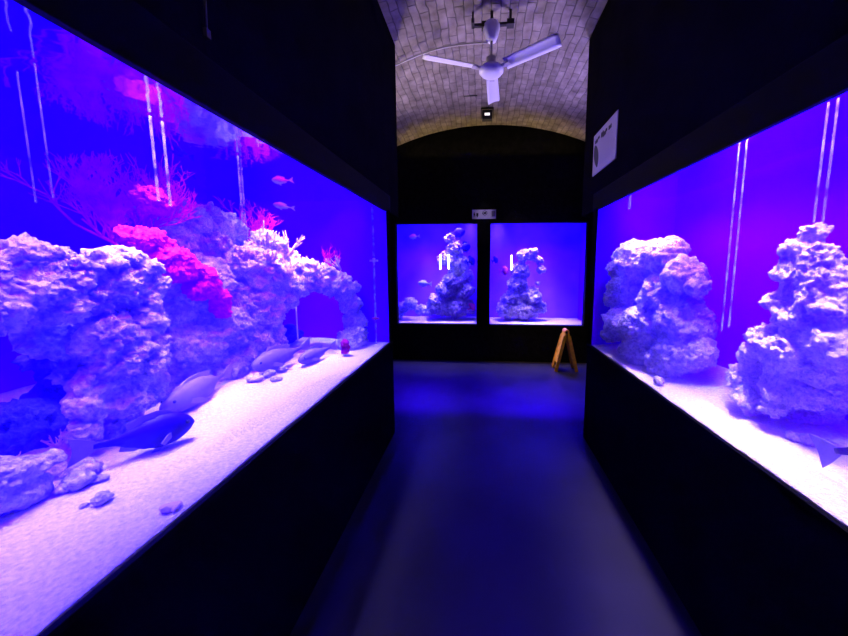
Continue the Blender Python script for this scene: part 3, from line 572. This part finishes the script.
# ------------------------------------------------------------------ reflection streaks, pipe and rods inside the tanks
def upright(name, x, y, z0, z1, r, label, m=STREAK_PIPE, group='pane reflection streaks in the long aquariums', cat='tube'):  # default 'tube' covers the rods that stand in for pane reflections
    bm = bmesh.new(); tube(bm, [(0, 0, z) for z in [ (z1-z0)*k/10 for k in range(11)]], r, 10)
    return tag(obj(name, bm, m, None, (x, y, z0), True), label, cat, group)
for x, y, z0, z1, r, lb in ((-1.2, 1.135, 1.79, 2.09, .0045, 'left reflection streak of the bright pair above the round pink patch'), (-1.2, 1.18, 1.78, 2.09, .0045, 'right reflection streak of the bright pair above the round pink patch'),
        (-1.2, 1.555, 1.73, 2.09, .005, 'brighter left reflection streak of two between the bright pair and the small white fish'), (-1.22, 1.60, 1.74, 2.09, .004, 'dimmer right reflection streak of two between the bright pair and the small white fish'),
        (-1.2, .835, 1.74, 2.09, .0022, 'thin faint reflection streak in open blue water near the left edge, the right one'), (-1.2, .798, 1.72, 2.05, .0022, 'thin faint reflection streak in open blue water near the left edge, the left one'),
        (1.10, 1.515, 1.25, 2.09, .0035, 'left reflection streak of the long pair between the right rock towers'), (1.10, 1.475, 1.28, 2.09, .0035, 'right reflection streak of the long pair between the right rock towers'),
        (1.15, 1.215, 1.70, 2.09, .0035, 'left reflection streak of the pair above the near right tower'), (1.15, 1.185, 1.69, 2.09, .0035, 'right reflection streak of the pair above the near right tower'),
        (1.02, 2.34, 1.94, 2.09, .008, 'short pale reflection streak at the top far end of the right aquarium')):
    upright('pane_streak', x, y, z0, z1, r, lb, FAINT if r < .003 else STREAK2 if x > 0 else STREAK_PIPE)  # translucent rods added in place of light reflected on the panes
t = empty('water_pipe', (-.90, 2.64, .88), 'thin pale pipe with collars in the far corner of the left aquarium', 'pipe')
bm = bmesh.new(); tube(bm, [(0, 0, 0), (0, 0, .5), (0, 0, 1.15)], .008, 10); obj('pipe', bm, STREAK_PIPE, t, None, True)
bm = bmesh.new(); lathe(bm, [(.013, 0), (.013, .03), (.009, .035)], 12, 0, Matrix.Translation((0, 0, .70))); box(bm, -.035, .035, -.006, .006, .705, .720); obj('upper_collar', bm, WHITE, t)
bm = bmesh.new(); lathe(bm, [(.012, 0), (.012, .025)], 12, 0, Matrix.Translation((0, 0, .21))); box(bm, -.03, .03, -.006, .006, .215, .228); tag(obj('lower_collar', bm, F_RED, t), 'red collar')
upright('thin_rod', -1.25, 2.055, 1.03, 1.27, .004, 'thin white rod hanging across the dark cave mouth', WHITE, None, 'rod')
for x, z, lb in ((-.677, 1.61, 'left of two short glowing pane reflections before the ragged rock tower'), (-.537, 1.615, 'right of two short glowing pane reflections before the ragged rock tower'), (.498, 1.60, 'short glowing pane reflection left of the hook-topped rock tower')):  # glowing rods added in place of reflections on the far panes
    t = empty('pane_glint', (x, 5.30, z-.13), lb, 'lamp', 'glowing pane reflections in the far aquariums')
    bm = bmesh.new(); tube(bm, [(0, 0, .01), (0, 0, .13), (0, 0, .25)], .013, 10); obj('glint_rod', bm, GLOW, t, None, True)
    for zz in (0, .25):
        bm = bmesh.new(); lathe(bm, [(.014, 0), (.014, .012)], 12, 0, Matrix.Translation((0, 0, zz))); obj('glint_end', bm, WHITE, t)

# ------------------------------------------------------------------ ceiling fan
FX, FY = .073, 2.93
zc = VZ + math.sqrt(VR**2 - (FX-VC)**2)
fan = empty('ceiling_fan', (FX, FY, 3.20), 'white three-blade ceiling fan hanging from the brick vault', 'fan')
top = 3.585 - 3.20
bm = bmesh.new(); lathe(bm, [(.012, top-.155), (.040, top-.150), (.056, top-.11), (.070, top-.06), (.068, top-.03), (.05, top-.008)], 24); obj('canopy', bm, WHITE, fan)
bm = bmesh.new(); lathe(bm, [(.011, .03), (.011, top-.14)], 14); obj('rod', bm, IVORY, fan)
bm = bmesh.new(); lathe(bm, [(.022, .030), (.040, .034), (.045, .10), (.022, .115)], 20); tag(obj('rod_cup', bm, IVORY, fan), 'yellowed cup around the rod')
bm = bmesh.new(); lathe(bm, [(0, -.038), (.05, -.036), (.088, -.026), (.104, -.008), (.104, .012), (.085, .028), (.045, .036), (0, .038)], 32); obj('motor_housing', bm, WHITE, fan)
for tx, ty, droop in ((-.481, 2.743, .01), (.574, 2.640, .02), (.118, 3.50, .0)):
    ang = math.atan2(ty-FY, tx-FX); LB = math.hypot(tx-FX, ty-FY)
    bm = bmesh.new(); w0, w1 = .050, .060; n = 12
    rows = []
    for i in range(n+1):
        x = .13 + (LB-.13)*i/n; w = w0+(w1-w0)*i/n
        if i == n: w *= .90
        rows.append([bm.verts.new((x, s*w, .012 + .010*(1-s*s) + -.016*s + droop*i/n + dz)) for dz in (0, .005) for s in (-1, -.5, 0, .5, 1)])
    for a, b in zip(rows, rows[1:]):
        for k in range(4):
            bm.faces.new((a[k], a[k+1], b[k+1], b[k])).smooth = True; bm.faces.new((a[5+k], b[5+k], b[6+k], a[6+k])).smooth = True
        bm.faces.new((a[0], b[0], b[5], a[5])); bm.faces.new((a[4], a[9], b[9], b[4]))
    for r_ in (rows[0], rows[-1]):
        for k in range(4): bm.faces.new((r_[k], r_[k+1], r_[6+k], r_[5+k]))
    bl = obj('blade', bm, WHITE, fan); bl.rotation_euler = (0, 0, ang)
    bm = bmesh.new(); box(bm, .07, .17, -.022, .022, .004, .012, 0, .002); box(bm, .10, .13, -.014, .014, -.002, .006)
    obj('blade_arm', bm, IVORY, bl)
bm = bmesh.new()
box(bm, -.16, .16, -.014, .014, top-.035, top-.016); box(bm, -.17, -.145, -.05, .02, top-.035, top+.0); box(bm, .125, .185, -.035, .025, top-.045, top-.006); box(bm, -.085, -.045, -.03, .03, top-.05, top-.01); box(bm, -.165, -.150, -.02, .0, top-.03, zc-3.2+.01); box(bm, .145, .165, -.02, .0, top-.03, zc-3.2+.01); box(bm, -.012, .012, -.012, .012, top-.03, zc-3.2+.01)
tag(obj('mounting_bracket', bm, DARKMETAL, fan), 'dark metal bracket')
def vz(x): return VZ + math.sqrt(VR**2-(x-VC)**2)
bm = bmesh.new(); pts = []
for k in range(25):
    t = k/24; x = -.90 + (FX-.030+.90)*t
    pts.append((x, 3.35 + (FY-3.35)*t, vz(-.9)-.014 + (3.425-vz(-.9)+.014)*t + .055*math.sin(PI*t)))
tube(bm, pts, .0075, 8); tag(obj('cable', bm, CABLE), 'thin white cable running across the vault from left wall to fan', 'cable')

# ------------------------------------------------------------------ flood lamp at the back of the vault
fl = empty('flood_lamp', (.066, 4.56, vz(.066)-.005), 'small black square flood lamp on the vault near its far end', 'lamp')
bm = bmesh.new(); box(bm, -.068, .068, -.035, .035, -.165, -.04, 0, .008)
for k in range(5): box(bm, -.06+.03*k-.004, -.06+.03*k+.004, .035, .05, -.155, -.05)
hs = obj('housing', bm, HOLE, fl); hs.rotation_euler = (math.radians(-8), 0, 0)
bm = bmesh.new(); box(bm, -.034, .034, -.0395, -.034, -.120, -.086, 0, .003); tag(obj('lamp_face', bm, FLOODGLOW, hs), 'lit white face')
bm = bmesh.new(); box(bm, -.085, -.077, -.012, .012, -.13, 0); box(bm, .077, .085, -.012, .012, -.13, 0); box(bm, -.085, .085, -.012, .012, -.008, .004); obj('bracket', bm, HOLE, fl)
bm = bmesh.new(); tube(bm, [(.012, -.01, -.05), (.02, -.10, -.008), (.015, -.30, -.004), (.01, -.55, -.004)], .005, 6); obj('cord', bm, HOLE, fl)
bm = bmesh.new(); box(bm, -.30, -.13, -.35, -.335, -.004, .004); tag(obj('clip_strip', bm, HOLE), 'short thin dark strip fixed to the vault left of the flood lamp', 'strip').location = (.066, 4.56, vz(-.15)-.004)

# ------------------------------------------------------------------ signs
sg = empty('notice_sign', (.04, 5.088, 2.275), 'small white pictogram sign centred above the two far-wall aquariums', 'sign')
bm = bmesh.new(); box(bm, -.185, .185, -.008, 0, 0, .140, 0, .002); obj('board', bm, PAPER, sg)
def ring(bm, cx, cz, r, w, y, n=24):
    A = [[bm.verts.new((cx+q*math.cos(2*PI*k/n), yy, cz+q*math.sin(2*PI*k/n))) for k in range(n)] for q, yy in ((r, y), (r-w, y), (r-w, y+.002), (r, y+.002))]
    for a, b in zip(A, A[1:]+A[:1]):
        for k in range(n): bm.faces.new((a[k], a[(k+1) % n], b[(k+1) % n], b[k]))
def bar(bm, x0, z0, x1, z1, w, y):
    d = Vector((x1-x0, z1-z0)).normalized(); p = Vector((-d.y, d.x))*w/2
    prism(bm, [(x0+p.x, z0+p.y), (x1+p.x, z1+p.y), (x1-p.x, z1-p.y), (x0-p.x, z0-p.y)], 'y', y, y+.002)
bm = bmesh.new()                                                            # left: two small dark figures
box(bm, -.162, -.138, -.0100, -.008, .050, .085); box(bm, -.155, -.146, -.0100, -.008, .088, .102); box(bm, -.120, -.088, -.0100, -.008, .045, .090); box(bm, -.112, -.096, -.0100, -.008, .026, .045); bar(bm, -.165, .03, -.13, .05, .006, -.0100)
obj('left_pictogram', bm, INK, sg)
bm = bmesh.new(); ring(bm, .012, .090, .036, .006, -.0100); box(bm, -.006, .032, -.0100, -.008, .075, .100); bar(bm, -.014, .064, .038, .116, .006, -.0100); bar(bm, -.03, .075, -.012, .095, .006, -.0100); bar(bm, .04, .075, .05, .09, .006, -.0100)
obj('middle_pictogram', bm, INK, sg)
bm = bmesh.new(); box(bm, .118, .172, -.0100, -.008, .035, .118); box(bm, .126, .164, -.0110, -.010, .050, .085); tag(obj('right_pictogram', bm, INKGREY, sg), 'faint mauve square')
pl = empty('species_placard', (.948, 2.66, 2.305), 'white information placard with a dark long fish on the right wall above the tank', 'sign')
bm = bmesh.new(); box(bm, -.008, 0, -.235, .235, 0, .325, 0, .002); obj('board', bm, PLACARD, pl)
def py(u): return .235 - .47*u      # u from the far edge to the near edge
bm = bmesh.new(); pts = []
for k in range(15):                 # long fish silhouette hanging head up
    t = k/14; pts.append((t, .012 + .040*math.sin(PI*min(1, t*1.05))**.7))
right = [(py(.10+.12*t) - w, .235-.185*t) for t, w in pts]; left = [(py(.10+.12*t) + w*.9, .235-.185*t) for t, w in pts][::-1]
prism(bm, right+left, 'x', -.0095, -.008); obj('fish_picture', bm, INK, pl)
bm = bmesh.new(); rnd = random.Random(4)
for u0, u1, z, h in ((.08, .22, .262, .018), (.20, .30, .272, .012), (.36, .47, .270, .024), (.44, .58, .258, .020), (.56, .62, .270, .014), (.68, .80, .262, .018)):
    n = 6
    for k in range(n):
        ua = u0+(u1-u0)*k/n; box(bm, -.0095, -.008, py(ua+(u1-u0)/n*.75), py(ua), z-h*rnd.uniform(.6, 1.0), z+h*rnd.uniform(.6, 1.0))
obj('title_lettering', bm, INK, pl)
bm = bmesh.new()
for k in range(9):
    z = .225-.021*k; box(bm, -.0092, -.008, py(rnd.uniform(.80, .92)), py(.34), z, z+.007)
obj('text_lines', bm, INKGREY, pl)

# ------------------------------------------------------------------ folding floor sign
af = empty('folding_floor_sign', (1.262, 4.74, 0), 'yellow folding floor sign standing by the far wall under the right window', 'floor sign')
ztop, spread, hw = .60, .150, .115
def panel(s, name):
    bm = bmesh.new()
    P = [(-hw, 0), (-hw+.045, 0), (-hw+.060, .12), (hw-.060, .12), (hw-.045, 0), (hw, 0), (hw-.028, ztop-.06), (hw-.05, ztop), (-hw+.05, ztop), (-hw+.028, ztop-.06)]
    prism(bm, P, 'x', -.011, .011)
    for a, b in (((-hw+.006, .0), (-hw+.032, ztop-.06)), ((hw-.006, 0), (hw-.032, ztop-.06))):
        prism(bm, [(a[0]-.006, a[1]), (a[0]+.006, a[1]), (b[0]+.006, b[1]), (b[0]-.006, b[1])], 'x', -.022, .022)
    M = Matrix.Translation((s*spread, 0, .004)) @ Matrix.Rotation(-s*math.atan2(spread-.012, ztop), 4, 'Y')
    bmesh.ops.transform(bm, matrix=M, verts=bm.verts[:])
    return obj(name, bm, YELLOW, af)
panel(-1, 'front_panel'); panel(1, 'back_panel')
bm = bmesh.new(); lathe(bm, [(.030, -.075), (.034, -.07), (.034, .07), (.030, .075)], 20, 0, Matrix.Translation((0, 0, ztop-.012)) @ Matrix.Rotation(PI/2, 4, 'X')); h = obj('handle', bm, ORANGE, af)
bm = bmesh.new(); lathe(bm, [(.016, -.079), (.016, .079)], 16, 0, Matrix.Translation((-.008, 0, ztop-.020)) @ Matrix.Rotation(PI/2, 4, 'X')); tag(obj('grip_hole', bm, HOLE, h), 'dark grip hole')

# small hanging clip high on the left wall
hc = empty('hanging_clip', (-.797, .94, 2.20), 'small dark clip hanging high on the black left wall', 'clip')
bm = bmesh.new(); tube(bm, [(.004, 0, .02), (.006, .002, .10), (.003, 0, .2)], .004, 6); obj('cord', bm, HOLE, hc)
bm = bmesh.new(); box(bm, 0, .012, -.008, .008, 0, .025, 0, .002); tag(obj('clip', bm, DARKMETAL, hc), 'clip end')

# ------------------------------------------------------------------ lights
def area(name, loc, sx, sy, power, col, rot=(0, 0, 0), spread=PI):
    l = bpy.data.lights.new(name, 'AREA'); l.shape = 'RECTANGLE'; l.size = sx; l.size_y = sy; l.energy = power; l.color = col; l.spread = spread
    o = bpy.data.objects.new(name, l); C.objects.link(o); o.location = loc; o.rotation_euler = rot; return o
def spot(name, loc, aim, power, col, ang, blend=.6, size=.05):
    l = bpy.data.lights.new(name, 'SPOT'); l.energy = power; l.color = col; l.spot_size = math.radians(ang); l.spot_blend = blend; l.shadow_soft_size = size
    o = bpy.data.objects.new(name, l); C.objects.link(o); o.location = loc; o.rotation_euler = (Vector(aim)-Vector(loc)).to_track_quat('-Z', 'Y').to_euler(); return o
LAV = (.60, .45, 1.0); BLU = (.022, .0, 1.0)
SP = math.radians(56); SB = math.radians(112)
def aim(loc, tgt): return tuple((Vector(tgt)-Vector(loc)).to_track_quat('-Z', 'Y').to_euler())
for y, p in ((.45, 2.6), (1.25, 7.5), (2.15, 11)):
    area('tank_lamp', (-1.30, y, 2.30), .22, .5, p, LAV, spread=SP)
for y, p in ((.2, 140), (1.1, 150), (2.1, 170)):
    area('blue_tank_fill', (-.95, y, 2.30), .2, .8, p, BLU, (0, math.radians(46), 0), SB)  # blue fill added for rock faces and the ambient blue of the water
for y, p in ((.6, 4.5), (1.35, 7), (2.2, 6)):
    area('tank_lamp', (1.07, y, 2.30), .10, .5, p, LAV, spread=math.radians(46))
for y, p in ((.4, 120), (1.3, 135), (2.2, 170)):
    area('blue_tank_fill', (1.04, y, 2.30), .15, .8, p, BLU, (0, math.radians(-42), 0), SB)  # blue fill added along the right pane
for x in (-.75, .75):
    area('tank_lamp', (x+.1, 5.50, 2.45), .6, .3, 18, LAV, spread=SP)
    area('blue_tank_fill', (x, 5.32, 2.45), 1.2, .2, 90, BLU, (math.radians(30), 0, 0), SB)  # blue fill added for the fronts of the far rocks
for x in (-.85, .95): area('blue_tank_fill', (x, 5.80, 2.335), 1.2, .10, 230, BLU, (math.radians(-50), 0, 0), math.radians(150))  # fill added to throw blue through the far panes onto the floor
for y in (.4, 1.6): area('blue_tank_fill', (-1.8, y, 2.35), .4, .8, 45, BLU, (0, math.radians(-25), 0), SB)  # rear fill added for blue on the corridor floor
for x in (-.20, .30):
    area('tank_lamp', (x, 5.85, 2.45), .15, .12, .8, LAV, spread=math.radians(70))
area('vault_fill', (.1, -.6, 2.5), .8, .8, 34, (.85, .66, .86), (PI, 0, 0), math.radians(110))  # unseen light added behind the camera to brighten the vault
area('side_fill', (1.7, 4.3, 2.3), .4, .6, 25, (.50, .36, 1.0), aim((1.7, 4.3, 2.3), (.07, 2.6, 3.4)), math.radians(110))  # unseen light added at the right to brighten fan and vault
area('side_fill', (-1.5, 4.3, 2.3), .4, .6, 18, (.95, .72, .85), aim((-1.5, 4.3, 2.3), (.07, 2.6, 3.4)), math.radians(110))  # its unseen left counterpart, also added
spot('flood_and_sign_fill', (.066, 4.60, 3.5), (1.20, 4.62, 0), 420, (1, .70, .28), 45, .9)
area('rim_fill', (.1, 4.93, 3.15), 2.6, .06, 3, (1, .70, .28), (PI, 0, 0), math.radians(150))  # unseen strip added for the warm rim at the vault end
spot('flood_and_sign_fill', (.066, 4.50, 3.5), (.04, 5.08, 2.34), 45, (.80, .66, 1), 13, .5)  # extra narrow spot added at the flood lamp to brighten the notice sign
area('tank_lamp', (-1.02, 1.05, 2.28), .08, .5, 2.6, LAV, (0, math.radians(17), 0), math.radians(70))
area('tank_lamp', (1.42, .95, 2.28), .10, .3, 3, LAV, spread=math.radians(60))
area('blue_tank_fill', (1.10, 1.72, 2.28), .12, .3, 60, BLU, aim((1.10, 1.72, 2.28), (1.1, 2.5, 1.2)), math.radians(150))  # fill added to brighten the far rock tower

w = bpy.data.worlds.new('world'); S.world = w; w.use_nodes = True
w.node_tree.nodes['Background'].inputs['Color'].default_value = (.02, .01, .05, 1); w.node_tree.nodes['Background'].inputs['Strength'].default_value = .02
S.view_settings.view_transform = 'Standard'; S.view_settings.look = 'None'; S.view_settings.gamma = 1; S.view_settings.exposure = 0; S.view_settings.use_curve_mapping = False
S.cycles.use_denoising = True; S.cycles.max_bounces = 10; S.cycles.diffuse_bounces = 4; S.cycles.glossy_bounces = 4; S.cycles.transparent_max_bounces = 24; S.cycles.volume_bounces = 1
S.cycles.sample_clamp_indirect = 6.0
bpy.context.view_layer.update()
